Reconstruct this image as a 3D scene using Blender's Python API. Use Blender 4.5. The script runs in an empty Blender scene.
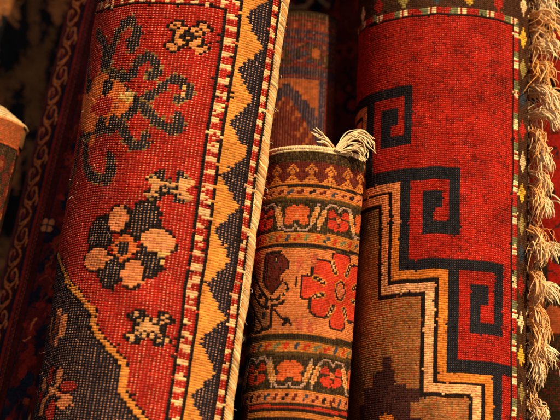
import bpy
from mathutils import Vector
import math, random
import numpy as np

rng = np.random.default_rng(11)
random.seed(11)

# ------------------------------------------------------------------ camera (millimetres, metres only when meshes are made)
PITCH = math.radians(14.5)
DIST = 2400.0
FWD = np.array([0.0, math.cos(PITCH), math.sin(PITCH)])
UPV = np.array([0.0, -math.sin(PITCH), math.cos(PITCH)])
EYE = -DIST * FWD

def at(px, py, y):
    """point of the vertical plane at depth y that the photo shows at (px, py)"""
    d = FWD * DIST + np.array([1.0, 0, 0]) * (px - 280) + UPV * (210 - py)
    return EYE + d * ((y - EYE[1]) / d[1])

def smooth_curve(ctrl, n=24):
    """Catmull-Rom through ctrl"""
    P = np.array(ctrl, float)
    P = np.vstack([2 * P[0] - P[1], P, 2 * P[-1] - P[-2]])
    out = []
    t = np.linspace(0, 1, n, endpoint=False)[:, None]
    for i in range(1, len(P) - 2):
        a, b, c, d = P[i - 1], P[i], P[i + 1], P[i + 2]
        out.append(0.5 * (2 * b + (c - a) * t + (2 * a - 5 * b + 4 * c - d) * t ** 2 + (3 * b - a - 3 * c + d) * t ** 3))
    out.append(P[-2][None])
    return np.vstack(out)

class Roll:
    """A carpet sheet wound about an axis: s runs along the sheet, h along the axis (both mm)."""
    def __init__(self, top, bottom, profile):
        self.O = (top + bottom) / 2
        self.A = (top - bottom) / np.linalg.norm(top - bottom)
        y = np.array([0, 1.0, 0])
        self.B = np.cross(y, self.A); self.B /= np.linalg.norm(self.B)
        self.C = np.cross(self.B, self.A); 
        if self.C[1] > 0: self.C = -self.C
        self.P = np.array(profile, float)
        seg = np.linalg.norm(np.diff(self.P, axis=0), axis=1)
        self.S = np.concatenate([[0], np.cumsum(seg)])
        self.len = self.S[-1]
        self.htop = np.dot(top - self.O, self.A); self.hbot = -self.htop
        T = np.gradient(self.P, self.S, axis=0)
        T /= np.linalg.norm(T, axis=1)[:, None]
        self.T = T
        cen = self.P.mean(0)
        N = np.stack([-T[:, 1], T[:, 0]], 1)
        if np.sum((self.P - cen) * N) < 0: N = -N
        self.N = N
    def xyz(self, s, h, d=0.0):
        """s, h, d arrays of one shape"""
        s = np.asarray(s, float); h = np.asarray(h, float)
        b = np.interp(s, self.S, self.P[:, 0]); c = np.interp(s, self.S, self.P[:, 1])
        nb = np.interp(s, self.S, self.N[:, 0]); nc = np.interp(s, self.S, self.N[:, 1])
        b = b + nb * d; c = c + nc * d
        return self.O + h[..., None] * self.A + b[..., None] * self.B + c[..., None] * self.C

def arc(R, a0, a1, n=60, b0=0.0, c0=0.0):
    """angles in degrees from the front (0), to the right positive"""
    a = np.radians(np.linspace(a0, a1, n))
    return [(b0 + R * math.sin(x), c0 + R * math.cos(x)) for x in a]

# ------------------------------------------------------------------ the rolls
PROF_MAIN = smooth_curve([(48, 80), (74, 66), (87, 40), (89, 0), (72, -45), (22, -88), (-38, -92), (-77, -70), (-95, -35), (-97.5, 0),
                          (-89, 36), (-68, 67), (-37, 89), (2, 98), (42, 94), (72, 81), (91, 64)]) * 1.02
PROF_RED = arc(86, 40, 268, 90, 0, 0)[:-1] + arc(93, -92, 38, 80) + [(68.5, 64.5), (76, 56.5), (83.5, 48.0)]
PROF_SHORT = arc(49, 60, 262, 60)[:-1] + arc(55, -98, 64, 60)

def make_rolls():
    R = {}
    R['main'] = Roll(at(197, 0, 25), at(135, 420, 25), PROF_MAIN)
    R['red'] = Roll(at(447, 0, 85), at(441, 420, 85), PROF_RED)
    R['short'] = Roll(at(316, 156, 30), at(296, 420, 20), PROF_SHORT)
    return R
# ------------------------------------------------------------------ knotted patterns, designed in knots (column from a reference edge, row)
class Canvas:
    """c counts knots leftwards from the sheet's reference edge, r counts rows upwards from the middle of the roll"""
    def __init__(self, roll, kw, kh, r0, r1, sref=None, background='red'):
        self.roll, self.kw, self.kh = roll, kw, kh
        self.sref = roll.len if sref is None else sref
        self.c_hi = int(math.floor(self.sref / kw)); self.c_lo = -int(math.floor((roll.len - self.sref) / kw))
        self.cc = np.arange(self.c_hi - 1, self.c_lo - 1, -1) + 0.5     # columns in order of growing s
        self.rr = np.arange(r0, r1) + 0.5
        self.C, self.R = np.meshgrid(self.cc, self.rr)
        self.names = [background]
        self.I = np.zeros(self.C.shape, int)
    def k(self, name):
        if name not in self.names: self.names.append(name)
        return self.names.index(name)
    def put(self, mask, name):
        self.I[mask] = self.k(name)
    def inpoly(self, pts):
        P = np.array(pts, float); m = np.zeros(self.C.shape, bool)
        j = len(P) - 1
        for i in range(len(P)):
            (xi, yi), (xj, yj) = P[i], P[j]
            if yi != yj:
                m ^= ((yi > self.R) != (yj > self.R)) & (self.C < (xj - xi) * (self.R - yi) / (yj - yi) + xi)
            j = i
        return m
    def poly(self, pts, name): self.put(self.inpoly(pts), name)
    def ell(self, c, r, rc, rr, name, rot=0.0, p=2.0):
        win = self.window([(c, r)], max(rc * self.kw, rr * self.kh))
        if win is None: return
        x = (self.C[win] - c) * self.kw; y = (self.R[win] - r) * self.kh
        if rot:
            a = math.radians(rot); x, y = x * math.cos(a) + y * math.sin(a), -x * math.sin(a) + y * math.cos(a)
        self.I[win][np.abs(x / (rc * self.kw)) ** p + np.abs(y / (rr * self.kh)) ** p <= 1] = self.k(name)
    def box(self, c0, c1, r0, r1, name):
        self.put((self.C > min(c0, c1)) & (self.C < max(c0, c1)) & (self.R > min(r0, r1)) & (self.R < max(r0, r1)), name)
    def dist(self, pts, close=False):
        """distance in mm from the polyline"""
        P = np.array(pts, float) * [self.kw, self.kh]
        if close: P = np.vstack([P, P[:1]])
        X = self.C * self.kw; Y = self.R * self.kh
        D = np.full(X.shape, 1e9)
        for (ax, ay), (bx, by) in zip(P[:-1], P[1:]):
            dx, dy = bx - ax, by - ay
            t = np.clip(((X - ax) * dx + (Y - ay) * dy) / max(dx * dx + dy * dy, 1e-9), 0, 1)
            D = np.minimum(D, np.hypot(X - ax - t * dx, Y - ay - t * dy))
        return D
    def stroke(self, pts, w, name, close=False):
        win = self.window(pts, w)
        if win is None: return
        C, R = self.C, self.R
        self.C, self.R = C[win], R[win]; m = self.dist(pts, close) <= w / 2
        self.C, self.R = C, R; self.I[win][m] = self.k(name)
    def window(self, pts, mm):
        P = np.array(pts, float)
        j = np.where((self.cc > P[:, 0].min() - mm / self.kw - 1) & (self.cc < P[:, 0].max() + mm / self.kw + 1))[0]
        i = np.where((self.rr > P[:, 1].min() - mm / self.kh - 4) & (self.rr < P[:, 1].max() + mm / self.kh + 4))[0]
        if len(i) == 0 or len(j) == 0: return None
        return slice(i[0], i[-1] + 1), slice(j[0], j[-1] + 1)
    def curve(self, pts, w, name): self.stroke(smooth_curve(pts, 8), w, name)
    def art(self, c, r, rows, key):
        """knots drawn as text, centred at (c, r); the text reads left to right as the eye sees the carpet"""
        h = len(rows); w = max(map(len, rows))
        for i, line in enumerate(rows):
            for j, ch in enumerate(line):
                if ch in key:
                    cc = c + w / 2 - j - 0.5; rr = r + h / 2 - i - 0.5
                    self.put((np.abs(self.C - cc) <= 0.5) & (np.abs(self.R - rr) <= 0.5), key[ch])

def frame_of_main(cv):
    """columns in from the selvedge, turned round the top corner of the border"""
    warp = np.where(cv.C > 44, 4.0 * ((cv.C - 44) / 23.0) ** 2, 0.0)
    return np.minimum(cv.C, (71.6 - (cv.R - np.clip(warp, 0, 12))) / 1.25 + 18.0)

def pattern_main(cv):
    C, R = cv.C, cv.R
    fold = lambda pts: pts
    def hook(pts, w=9.6):
        d = cv.dist(pts) + rng.normal(0, 0.25, C.shape)
        cv.put((d < w / 2 + 1.8) & (d >= w / 2) & (rng.random(C.shape) < 0.5), 'moss')
        cv.put(d < w / 2, 'steel')
    # --- the hooked medallion
    hooks = [[(59.5, 64.8), (55.4, 60), (52.6, 54), (52.3, 47.6), (49.7, 43.2)],
             [(50.2, 44), (49.5, 55.2), (48.5, 60.4), (45.9, 64.4), (43.9, 65.2), (41.6, 61.4), (41.0, 57.2), (42.3, 53.4)],
             [(48.9, 43.6), (43.9, 40.4), (40.7, 42.5), (39.5, 47.6), (37, 50.4), (34.3, 47.4), (33.6, 43.4), (35.3, 41.6)],
             [(47.6, 40.0), (36.9, 30.4), (32.7, 36.0), (28.4, 41.4), (24.3, 38.0), (24.3, 35.0), (26.4, 33.2)],
             [(36.9, 30.4), (31.5, 23.6), (26.8, 19.8), (24.5, 21.6), (26.0, 26.0)],
             [(36.9, 30.4), (41.6, 22.4), (38.9, 16.0), (36.8, 12.6), (33.6, 13.4), (33.4, 16.8)],
             [(58.0, 22.4), (53.6, 6.0), (50.7, 1.0), (44.2, -2.2), (42.2, 2.0), (43.8, 8.0)],
             [(41.6, 22.4), (44.7, 19.6), (50.7, 19.0), (56.6, 20.0)],
             [(60.0, 20.0), (63.0, 8.0), (66.0, -2.0), (70, 2)], [(62, 44), (66, 58), (71, 62), (74, 56)]]
    for h in hooks: hook(h)
    for tri in [[(44.6, 58), (39.2, 60), (42.0, 49.5)], [(33.2, 47.5), (32.6, 40.5), (37.4, 41.0)], [(23.0, 39.5), (22.8, 33.5), (28.0, 32.0)], [(28.0, 20.5), (23.4, 19.0), (25.6, 28.5)], [(36.0, 12.0), (31.8, 12.0), (33.2, 19.5)], [(44.6, -1.5), (40.8, 1.0), (44.4, 10.5)]]: cv.poly(tri, 'steel')
    cv.poly([(67.4, 39.6), (58.2, 42.0), (54.2, 46.0), (49.7, 43.2), (42.4, 36.8), (38.6, 30.8), (41.9, 24.8), (44.9, 21.2), (53.1, 19.6), (61.2, 24.4)], 'ochre')
    cv.ell(60.7, 42, 2.8, 3.4, 'navy'); cv.ell(49.3, 38.2, 2.0, 4.0, 'navy'); cv.ell(49.7, 22.2, 2.3, 3.6, 'navy'); cv.ell(44.5, 22.6, 1.3, 3.4, 'navy')
    cv.ell(49.7, 30.0, 4.0, 4.2, 'crimson'); cv.box(45, 43.4, 28, 33, 'rust'); cv.box(56, 53, 29, 32, 'crimson')
    cv.ell(52.6, 16.6, 1.7, 2.6, 'ochre'); cv.ell(40.2, 33, 1.6, 2.6, 'straw'); cv.ell(25.4, 36.0, 0.9, 2.0, 'straw'); cv.ell(43.0, 33.5, 1, 1.5, 'straw')
    # --- flower of eight petals
    fc, fr = 35.1, -28.2
    def petal(c, r, a, b, name, rot=0):
        cv.ell(c, r, a + 0.75, b + 1.15, 'black', rot); cv.ell(c, r, a, b, name, rot)
    petal(43.3, -23.4, 4.0, 6.0, 'navy'); petal(30.6, -17.0, 3.8, 7.4, 'navy', 0); petal(28.0, -32.8, 3.4, 6.4, 'navy'); petal(38.0, -38.2, 3.0, 5.8, 'navy')
    petal(38.1, -17.0, 2.9, 5.3, 'peach'); petal(26.4, -24.8, 4.5, 4.6, 'peachpale', 14); petal(31.6, -38.4, 3.0, 5.3, 'peach'); petal(43.1, -33.2, 3.7, 4.7, 'peach')
    d = np.abs(C - fc) / 3.9 + np.abs(R - fr) / 6.2
    cv.put(d < 1.16, 'black'); cv.put(d < 1.0, 'ochre'); cv.box(fc - 1.5, fc + 1.5, fr - 2.6, fr + 2.4, 'navy')
    cv.ell(25.0, -30.2, 0.9, 1.0, 'straw'); cv.ell(24.6, -32.6, 0.6, 1.0, 'straw')
    # --- three little crosses
    cross = ["..###...###..", ".#oo#...#oo#.", "#ooo##.##ooo#", "#oo#oo#oo#oo#", ".##ooo#ooo##.", "..#oo###oo#..", "..#o#####o#..", "..#o##o##o#..",
             "..#oo###oo#..", ".##ooo#ooo##.", "#oo#oo#oo#oo#", "#ooo##.##ooo#", ".#oo#...#oo#.", "..##.....##.."]
    cv.art(26.2, 59.4, [l[1:-1] if False else l for l in cross], {'#': 'black', 'o': 'apricot'})
    cross2 = ["...##...##...", "..mn#...#nm..", ".mnn#...#nnm.", "oooon.m.noooo", "oooonnmnnoooo", ".ooooonooooo.", "..ooonnnooo..", "..ooonnnooo..",
              ".ooooonooooo.", "oooonnmnnoooo", "oooon...noooo", ".mnn#...#nnm.", "..mn#...#nm.."]
    cv.art(25.8, -2.2, cross2, {'#': 'navy', 'n': 'navy', 'o': 'sand', 'm': 'moss'})
    cross3 = ["..###...###..", ".#ox#...#xo#.", "#xox##.##oxo#", "#ox#xo#ox#xo#", ".##oxo#oxo##.", "..#xo#o#ox#..", "..##ooooo##..", "..##ooooo##..", "..#xo#o#ox#..",
              ".##oxo#oxo##.", "#ox#xo#ox#xo#", "#xox##.##oxo#", ".#ox#...#xo#.", "..###...###.."]
    cv.art(25.5, -58.6, cross3, {'#': 'black', 'o': 'sand', 'x': 'navy'})
    for c0, r0 in [(26.2, 59.4), (25.8, -2.2), (25.5, -58.6)]:
        m = (np.abs(C - c0) < 7) & (np.abs(R - r0) < 7.6) & (rng.random(C.shape) < 0.08) & (cv.I != cv.k('crimson')); cv.put(m, 'black')
    # --- blue corner behind the stepped yellow line
    line = [(75.0, -22.0), (63.6, -29.2), (56.3, -36.0), (52.8, -42.0), (50.4, -44.4), (44.7, -50.8), (41.5, -54.4), (40.9, -59.6), (38.9, -63.2), (34.6, -68.4), (30.8, -73.2),
            (29.9, -76.4), (30.2, -84.0), (26.9, -89.2), (23.5, -94.0), (20.0, -99.0), (19.5, -108), (16, -114), (16, -300)]
    cv.poly(line + [(200, -300), (200, -22)], 'blue')
    cv.stroke(line, 9.5, 'black'); cv.stroke(line, 5.4, 'gold')
    for (c, r, a, b, n) in [(55.4, -53.4, 1.7, 1.6, 'peach'), (60.6, -57.5, 1.1, 4.0, 'peach'), (52.7, -58.6, 1.5, 3.2, 'peach'), (52.6, -62.2, 1.2, 2, 'peach'), (58.6, -62.4, 1.1, 2.4, 'rust'),
                            (55.6, -57.5, 1.0, 3.2, 'rust'), (55.1, -65, 1.3, 1.6, 'peach')]:
        cv.box(c - a, c + a, r - b, r + b, n)
    for (c, r, a, b, n) in [(50.4, -79.4, 1.3, 3.4, 'peach'), (59.5, -81.5, 2.0, 2.4, 'peach'), (57.4, -90.5, 1.7, 3.8, 'peach'), (46.8, -89.8, 2.5, 2.9, 'peach'), (55.2, -78.4, 1.6, 3.4, 'crimson'),
                            (46.2, -84.0, 2.8, 2.0, 'crimson'), (61.0, -86, 2.4, 1.8, 'crimson'), (51.6, -93.4, 1.9, 4.0, 'crimson')]:
        cv.ell(c, r, a + 0.6, b + 0.8, 'black'); cv.ell(c, r, a * 1.05, b * 1.05, n)
    cv.stroke([(49.6, -81.5), (52.4, -85.6), (57.6, -89.0)], 4.4, 'peach'); cv.stroke([(55, -83.6), (49, -87)], 3.8, 'peach')
    # --- border: two barber stripes about a row of saw teeth
    q = frame_of_main(cv); top = q < C - 1e-6
    run = np.where(top, C * 1.45, R)                         # position along the border
    cv.put(q < 18, 'black')
    barber = lambda ph: np.where(((run * 1.0 + ph + 0.25 * np.sin(run * 0.9)) % 5.4) < 2.3, cv.k('shell'), cv.k('brick'))
    m = (q >= 14) & (q < 17); cv.I[m] = barber(1.0)[m]
    m2 = (q >= 14) & (q < 17) & (rng.random(C.shape) < 0.07); cv.I[m2] = cv.k('shell')
    m2 = (q >= 14) & (q < 17) & (rng.random(C.shape) < 0.12); cv.I[m2] = cv.k('brick')
    ph = ((R - 60.6) / 21.95) % 1.0
    saw = np.abs(ph - 0.5) * 2                                # 1 at the tips, 0 in the valleys
    edge = 12.3 - (6.3 + 0.7 * np.sin(np.floor((R - 49.6) / 21.95) * 2.1)) * np.maximum(saw, 0.02) + 0.15 * np.sin(R * 1.3) + rng.normal(0, 0.15, R.shape)[:, :1]
    m = (q >= 5) & (q < 13)
    cv.put(m, 'blue'); cv.put(m & ~top & (C >= edge), 'gold'); cv.put(m & top, 'gold')
    m = m & top & (np.abs(((run / 22) % 1) - 0.5) * 2 < 0.5 * (q - 5) / 8 + 0.1); cv.put(m & (q < 9), 'blue')
    m = (q >= 2) & (q < 4.1); cv.I[m] = barber(3.2)[m]
    cv.put((q >= 4.1) & (q < 5), 'black'); cv.put(q < 2.0, 'black'); cv.put(q < 1.0, 'cream'); cv.put(q < 0, 'blue'); cv.put((q < 0) & ((R // 9).astype(int) % 4 == 0), 'brick')

def pattern_red(cv):
    C, R = cv.C, cv.R
    Rk = [85.0, 62.6, 39.8, 17.8, -6.0]                      # right-hand edges of the steps
    Tk = [46.2, 6.7, -34.8, -80.0, -124.0]                   # their tops
    Tk = [88.0] + Tk; Rk = [108.0] + Rk
    Rk = [85.0, 62.6, 39.8, 17.8, -4.5, -27]
    z = rng.normal(0, 1, C.shape); z = sum(np.roll(np.roll(z, a, 0), b, 1) for a in (-1, 0, 1) for b in (-2, -1, 0, 1, 2)) / 3.9
    cv.put((z > 1.15) & (rng.random(C.shape) < 0.75), 'oxblood')
    steps = [(85.2, 46.2), (62.6, 6.7), (39.8, -34.8), (17.8, -80.0), (-5.0, -125.0)]
    d = np.full(C.shape, -1e9)
    for (c, r) in steps: d = np.maximum(d, np.minimum(C - c, r - R))
    d = np.maximum(d, np.minimum(C - 107.6, 90 - R))
    cv.put(d > 17, 'brown'); cv.put((d > 15) & (d <= 17), 'black'); cv.put((d > 11) & (d <= 15), 'pink'); cv.put((d > 11) & (d <= 15) & (R + 0.25 * (C - 75) > -34) & (C > 60), 'emberline'); cv.put((d > 9.5) & (d <= 11), 'black')
    cv.put((d > 5.6) & (d <= 9.5), 'orange'); cv.put((d > 5.6) & (d <= 9.5) & (R > -20), 'emberline'); cv.put((d > 0) & (d <= 5.6), 'navy')
    hgt = [28.5, 30.3, 33.0, 33.0]
    ks = [(62.6, 46.2), (39.8, 6.7), (17.8, -34.8), (-4.0, -80.0)]
    for (c, t), H in zip(ks, hgt):
        f = H / 30.0; b = t - H
        cv.box(c, c + 24, t - 5.4, t, 'navy'); cv.box(c, c + 4.8, b, t, 'navy'); cv.box(c, c + 17.0, b, b + 5.2, 'navy')
        cv.box(c + 11.8, c + 17.0, b, b + 19.6 * f, 'navy'); cv.box(c + 7.8, c + 17.0, b + 14.2 * f, b + 19.6 * f, 'navy'); cv.box(c + 7.8, c + 11.8, b + 11.2 * f, b + 15 * f, 'navy')
    # worn blotches of the brown ground, and the stepped dark figure low down
    cv.put((d > 17) & (rng.random(C.shape) < 0.30), 'olive'); cv.put((d > 17) & (rng.random(C.shape) < 0.10), 'rust')
    for (c0, c1, r0, r1) in [(71, 76.5, -84.5, -78), (68.5, 82, -92, -84), (63, 88, -98.5, -91), (60.5, 92, -106, -98), (57, 66, -99.0, -92.5), (56, 96, -130, -106)]:
        cv.box(c0, c1, r0, r1, 'plum')
    cv.box(68.5, 77.5, -112, -103.5, 'orange'); cv.box(66, 70.5, -100, -94, 'plum')
    cv.box(109, 104, -66, -52, 'plum')
    # border of lozenges with its barber stripe
    warp = np.where(C > 60, 1.2 * ((C - 60) / 36.0) ** 2, 0.0)
    q = np.minimum(C, (77.6 - (R - warp)) / 1.05 + 13.0); top = q < C - 1e-6
    run = np.where(top, C * 1.05 + 4, R)
    cv.put(q < 13.0, 'black')
    cv.put(q < 12.0, 'black')
    m = (q >= 8.9) & (q < 11.7); t = (run % 14.6)
    cv.put(m, 'brick'); cv.put(m & (t < 4.6), 'cream'); cv.put(m & (t >= 4.6) & (t < 8.0), 'green'); cv.put(m & (t >= 2.4) & (t < 3.2), 'brick')
    cv.put(q < 8.9, 'darkbrown')
    seq = ['cream', 'yellow', 'olivelight', 'slate', 'brick', 'cream', 'yellow', 'olivelight', 'slate', 'brick', 'cream', 'yellow', 'olivelight', 'brick', 'slate']
    rows = [89.3, 73.8, 59.1, 44.9, 29.8, 14.7, 0.4, -14.2, -27.6, -42.3, -59.1, -74.2, -90.7, -105, -120]
    for r, n in zip(rows, seq):
        cv.put((np.abs(R - r) / 5.0 + np.abs(C - 5.6) / 2.7 < 1) & (C < 9), n)
    for i, c in enumerate([36.6, 21.5, 52.0, 68, 83, 98]):
        cv.put((np.abs(R - 87.0) / 4.6 + np.abs(C - c) / 3.0 < 1), ['yellow', 'brick', 'slate', 'olivelight', 'brick', 'cream'][i])
    cv.put((C < 1.2) & (R % 6.0 < 3.0), 'cream')

def pattern_short(cv):
    C, R0 = cv.C, cv.R
    warp = np.where(C < 33, 1.6 * ((33 - C) / 32.0) ** 2, 0.4 * ((C - 33) / 34.0) ** 2)
    R = R0 - warp; cv.R = R
    X = lambda a, b: (R > a) & (R <= b)
    cv.put(R > 62.6, 'umber'); cv.put(X(62.6, 200) & (rng.random(C.shape) < 0.25), 'mossdark')
    cv.put(R > 69.0, 'cream')
    # reciprocal little trees
    cv.put(X(50, 62.6), 'maroon')
    tree = [".....a.....", "....aaa....", "...aa.aa...", "..aa.a.aa..", "..a.aaa.a..", "....aaa....", ".....a.....", "....aaa....", "...aaaaa...", "..aa.a.aa..", ".aaaaaaaaa.", "aaaaaaaaaaa"]
    for k in range(-1, 18): cv.art(3.6 + k * 11.0, 56.0, tree, {'a': 'amber'})
    cv.put(X(48.4, 50.0), 'black'); cv.put(X(47.2, 48.4), 'amber')
    def ticks(lo, hi, bg, cols, p):
        cv.put(X(lo, hi), bg)
        k = np.floor(C / p).astype(int); v = (C / p - k); mid = (lo + hi) / 2
        body = ((v > 0.18) & (v < 0.52) & (R > mid - 0.2) & (R < hi - 0.6)) | ((v > 0.46) & (v < 0.80) & (R < mid + 0.6) & (R > lo + 0.6))
        for i, n in enumerate(cols): cv.put(X(lo, hi) & body & (k % len(cols) == i), n)
    ticks(43.6, 47.4, 'clay', ['maroon', 'black', 'maroon', 'slate'], 6.4)
    cv.put(X(42.4, 43.6), 'amber'); cv.put(X(40.6, 42.4), 'mossdark')
    def meander(lo, hi, shift):
        cv.put(X(lo, hi), 'umber'); cv.put(X(lo, hi) & (rng.random(C.shape) < 0.16), 'mossdark')
        mid = (lo + hi) / 2; A = (hi - lo) * 0.40
        # flowers 22.3 knots apart, the vine passing over one and under the next
        for i, c in enumerate([43.0 - shift - 44.6, 18.2 - shift, 43.0 - shift, 65.0 - shift, 88.0 - shift, 111 - shift]):
            up = (i % 2 == 0); f = 1 if up else -1; col = 'fire' if up else 'scarlet'
            for (dc, dr, a, b) in [(-4.2, 2.6, 3.0, 2.9), (4.2, 2.6, 3.0, 2.9), (-4.6, -2.6, 2.6, 2.4), (4.6, -2.6, 2.6, 2.4), (-2.0, 4.2, 2.2, 2.2), (2.0, 4.2, 2.2, 2.2), (0, 0.4, 3.4, 3.0)]:
                cv.ell(c + dc, mid + f * dr, a, b, col)
            if not up:
                cv.put((np.abs(C - c) < 1.2) & (np.abs(R - mid) < 5) & (rng.random(C.shape) < 0.7), 'umber')
                cv.put((np.abs(C - c) > 0.8) & (np.abs(C - c) < 6.0) & (np.abs(R - mid - 0.3) < 0.6), 'umber')
            cv.ell(c, mid - f * 0.3, 1.5, 1.6, 'clay'); cv.ell(c, mid - f * 0.3, 0.6, 0.6, 'scarlet')
            b = mid - f * (A + 0.3)
            for s in (-1, 1):
                cv.stroke([(c, b + f * 2.4), (c + s * 2.0, b), (c + s * 6.2, b - f * 0.2), (c + s * 8.6, b + f * 2.6), (c + s * 9.6, b + f * 6.5), (c + s * 12.0, mid + f * A)], 2.1, 'lilac')
                cv.stroke([(c + s * 9.0, b + f * 4.6), (c + s * 11.6, mid + f * 4.2)], 5.2, 'sand')
                cv.stroke([(c + s * 9.4, b + f * 5.4), (c + s * 11.0, mid + f * 3.2)], 2.4, 'amber')
    meander(22.2, 40.6, 0.0)
    cv.put(X(21.2, 22.4), 'amber')
    ticks(16.4, 21.2, 'amber', ['slate', 'scarlet', 'green', 'scarlet'], 5.6)
    cv.put(X(15.6, 16.6), 'amber'); cv.put(X(13.4, 15.6), 'black'); cv.put(X(13.2, 14.2), 'mossdark')
    # --- peach field with the great red flower on the right
    cv.put(X(-34, 13.4), 'clay')
    fc, fr = 14.0, -8.2
    lobes = [(0, 0, 13.0, 13.6), (0, 14.5, 5.2, 6.4), (0, -15.5, 5.2, 6.0), (2.6, 17.5, 3.4, 3.0), (-2.6, 17.5, 3.4, 3.0), (11.0, 9.2, 6.4, 6.0), (-11.0, 9.2, 6.4, 6.0), (11.0, -9.5, 6.4, 6.0), (-11.0, -9.5, 6.4, 6.0), (17.5, -0.5, 5.2, 5.4), (20.5, 2.2, 2.6, 3.2), (20.5, -3.4, 2.6, 3.2), (-17.5, -0.5, 5.2, 5.4)]
    for (dc, dr, a, b) in lobes: cv.ell(fc + dc, fr + dr, a + 1.3, b + 1.3, 'black', p=2.8)
    for (dc, dr, a, b) in lobes: cv.ell(fc + dc, fr + dr, a + 0.1, b + 0.1, 'scarlet', p=2.8)
    def bar(p, q_):
        cv.stroke([p, q_], 6.6, 'amber'); cv.stroke([p, q_], 4.0, 'black'); cv.stroke([p, q_], 1.2, 'sand')
    for sx in (-1, 1):
        for sy in (-1, 1):
            bar((fc + sx * 6.6, fr + sy * 15.2), (fc + sx * 4.0, fr + sy * 9.6)); bar((fc + sx * 15.8, fr + sy * 5.4), (fc + sx * 11.0, fr + sy * 3.4 - 0.4))
    cv.ell(fc, fr, 4.2, 6.4, 'amber'); cv.ell(fc, fr, 3.6, 5.6, 'black'); cv.ell(fc, fr, 2.7, 4.5, 'clay')
    cv.put((((C - fc) / 2.7) ** 2 + ((R - fr) / 4.5) ** 2 < 1) & ((C // 2 + R // 2).astype(int) % 2 == 0), 'coral')
    for (c, r) in [(39.0, 4.6), (31.0, 6.0), (36.6, -29.6), (30.8, -30.8)]:
        cv.art(c, r, ["r.rr", "rrrr", ".rr.", "rrrr", "rr.r", ".rrr"] if r < 0 else ["rr.r", ".rrr", "rrr.", "r.rr", "rrr.", ".rrr", "rr.."], {'r': 'coral'})
    # --- brown leaf and branches on the left, in black outline
    leaf = [(61.4, 9.6), (52.4, 9.6), (49.4, 8.4), (46.4, 5.4), (46.4, 1.6), (48.6, -0.6), (48.6, -4.0), (50.2, -7.0), (55.2, -12.4), (60.4, -6.6), (61.4, -5.6)]
    cv.poly([(90, 9), (64.6, 9), (64.6, -3.0), (70, -9.0), (90, -12)], 'rust')
    cv.stroke(leaf, 3.9, 'black', True); cv.poly(leaf, 'maroon'); cv.box(62.0, 50, 10.6, 12.2, 'black')
    cv.box(60.0, 58.8, 7.6, -3.4, 'black'); cv.box(54.8, 51.8, 8.4, 4.8, 'black'); cv.box(54.0, 52.8, 8.0, 5.6, 'sand'); cv.box(55.4, 54.2, 4.0, 1.6, 'black'); cv.box(51.0, 50.0, 2.6, 0.2, 'black')
    cv.poly([(50.6, -3.0), (46.2, 1.0), (43.6, 1.4), (43.6, -1.2), (46.4, -2.6), (49.4, -5.4)], 'clay'); cv.box(48.2, 47.0, -3.4, -5.0, 'clay')
    cv.poly([(90, -17), (67.6, -17.6), (58.6, -21.2), (56.0, -23.0), (56.0, -30.6), (60.0, -32.6), (90, -34)], 'fawn')
    cv.poly([(84, -19), (73, -20.4), (69.6, -25), (70.4, -32), (84, -33)], 'maroon')
    for pts, w in [([(76, 2), (70.4, -2), (64, -9.2), (58.6, -14.4), (55.0, -15.8), (50.6, -15.8), (46.8, -12.6), (44.8, -9.6)], 3.5), ([(78, -7), (72, -9.8), (66.6, -15.4), (61.0, -19.2), (57, -20.2)], 3.5),
                   ([(46.6, -16.6), (49.0, -18.4), (54.4, -19.4), (54.4, -31.2), (57.6, -32.6), (66, -33.0)], 3.7), ([(52.6, -21.4), (49.2, -24.0), (46.6, -27.0), (44.0, -29)], 2.5), ([(78, -14), (72.4, -17.6), (69.0, -21), (67.6, -26), (69, -33)], 3.4),
                   ([(67, -23), (62, -27.5), (60, -31)], 2.3), ([(47.4, -6.4), (45.8, -7.6), (45.8, -10.4)], 2.0)]:
        cv.stroke(pts, w, 'black')
    for c0, r0 in [(59.4, -24.4), (58.6, -17.2), (64.0, -13.0)]: cv.box(c0 - 1.7, c0 + 1.7, r0 - 1.6, r0 + 1.8, 'black')
    for c0, r0 in [(56.4, -14.2), (52.6, -17.2), (48.4, -14.0), (46.2, -12.0)]: cv.box(c0 - 0.7, c0 + 0.7, r0 - 0.6, r0 + 0.6, 'sand')
    cv.art(43.8, -28.8, ["####..", "#####.", ".####.", "###.##", "##...#"], {'#': 'black'})
    cv.box(40.6, 39.8, -3, -9, 'black')
    # --- lower guard stripes
    cv.put(X(-38.6, -34), 'umber'); cv.put(X(-35, -34), 'amber'); cv.put(X(-39.4, -38.2), 'mossdark')
    ticks(-44.6, -39.4, 'amber', ['green', 'scarlet', 'slate', 'scarlet'], 5.8)
    cv.put(X(-46.6, -44.6), 'mossdark'); meander(-66.4, -46.6, 2.6)
    cv.put(X(-67.4, -66.2), 'amber'); ticks(-73.0, -67.4, 'clay', ['maroon', 'slate', 'maroon', 'black'], 5.6)
    for a, b, n in [(-74.6, -73, 'umber'), (-76.4, -74.6, 'scarlet'), (-78.2, -76.4, 'black'), (-81.2, -78.2, 'amber'), (-83, -81.2, 'black'), (-85.4, -83, 'scarlet'), (-87.4, -85.4, 'black'), (-300, -87.4, 'maroon')]:
        cv.put(X(a, b), n)
    e = (R < -73) & (C > 66 + 0.0 * R); cv.put(e & (C < 67.5), 'amber'); cv.put(e & (C >= 67.5), 'maroon')
    cv.R = R0

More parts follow.
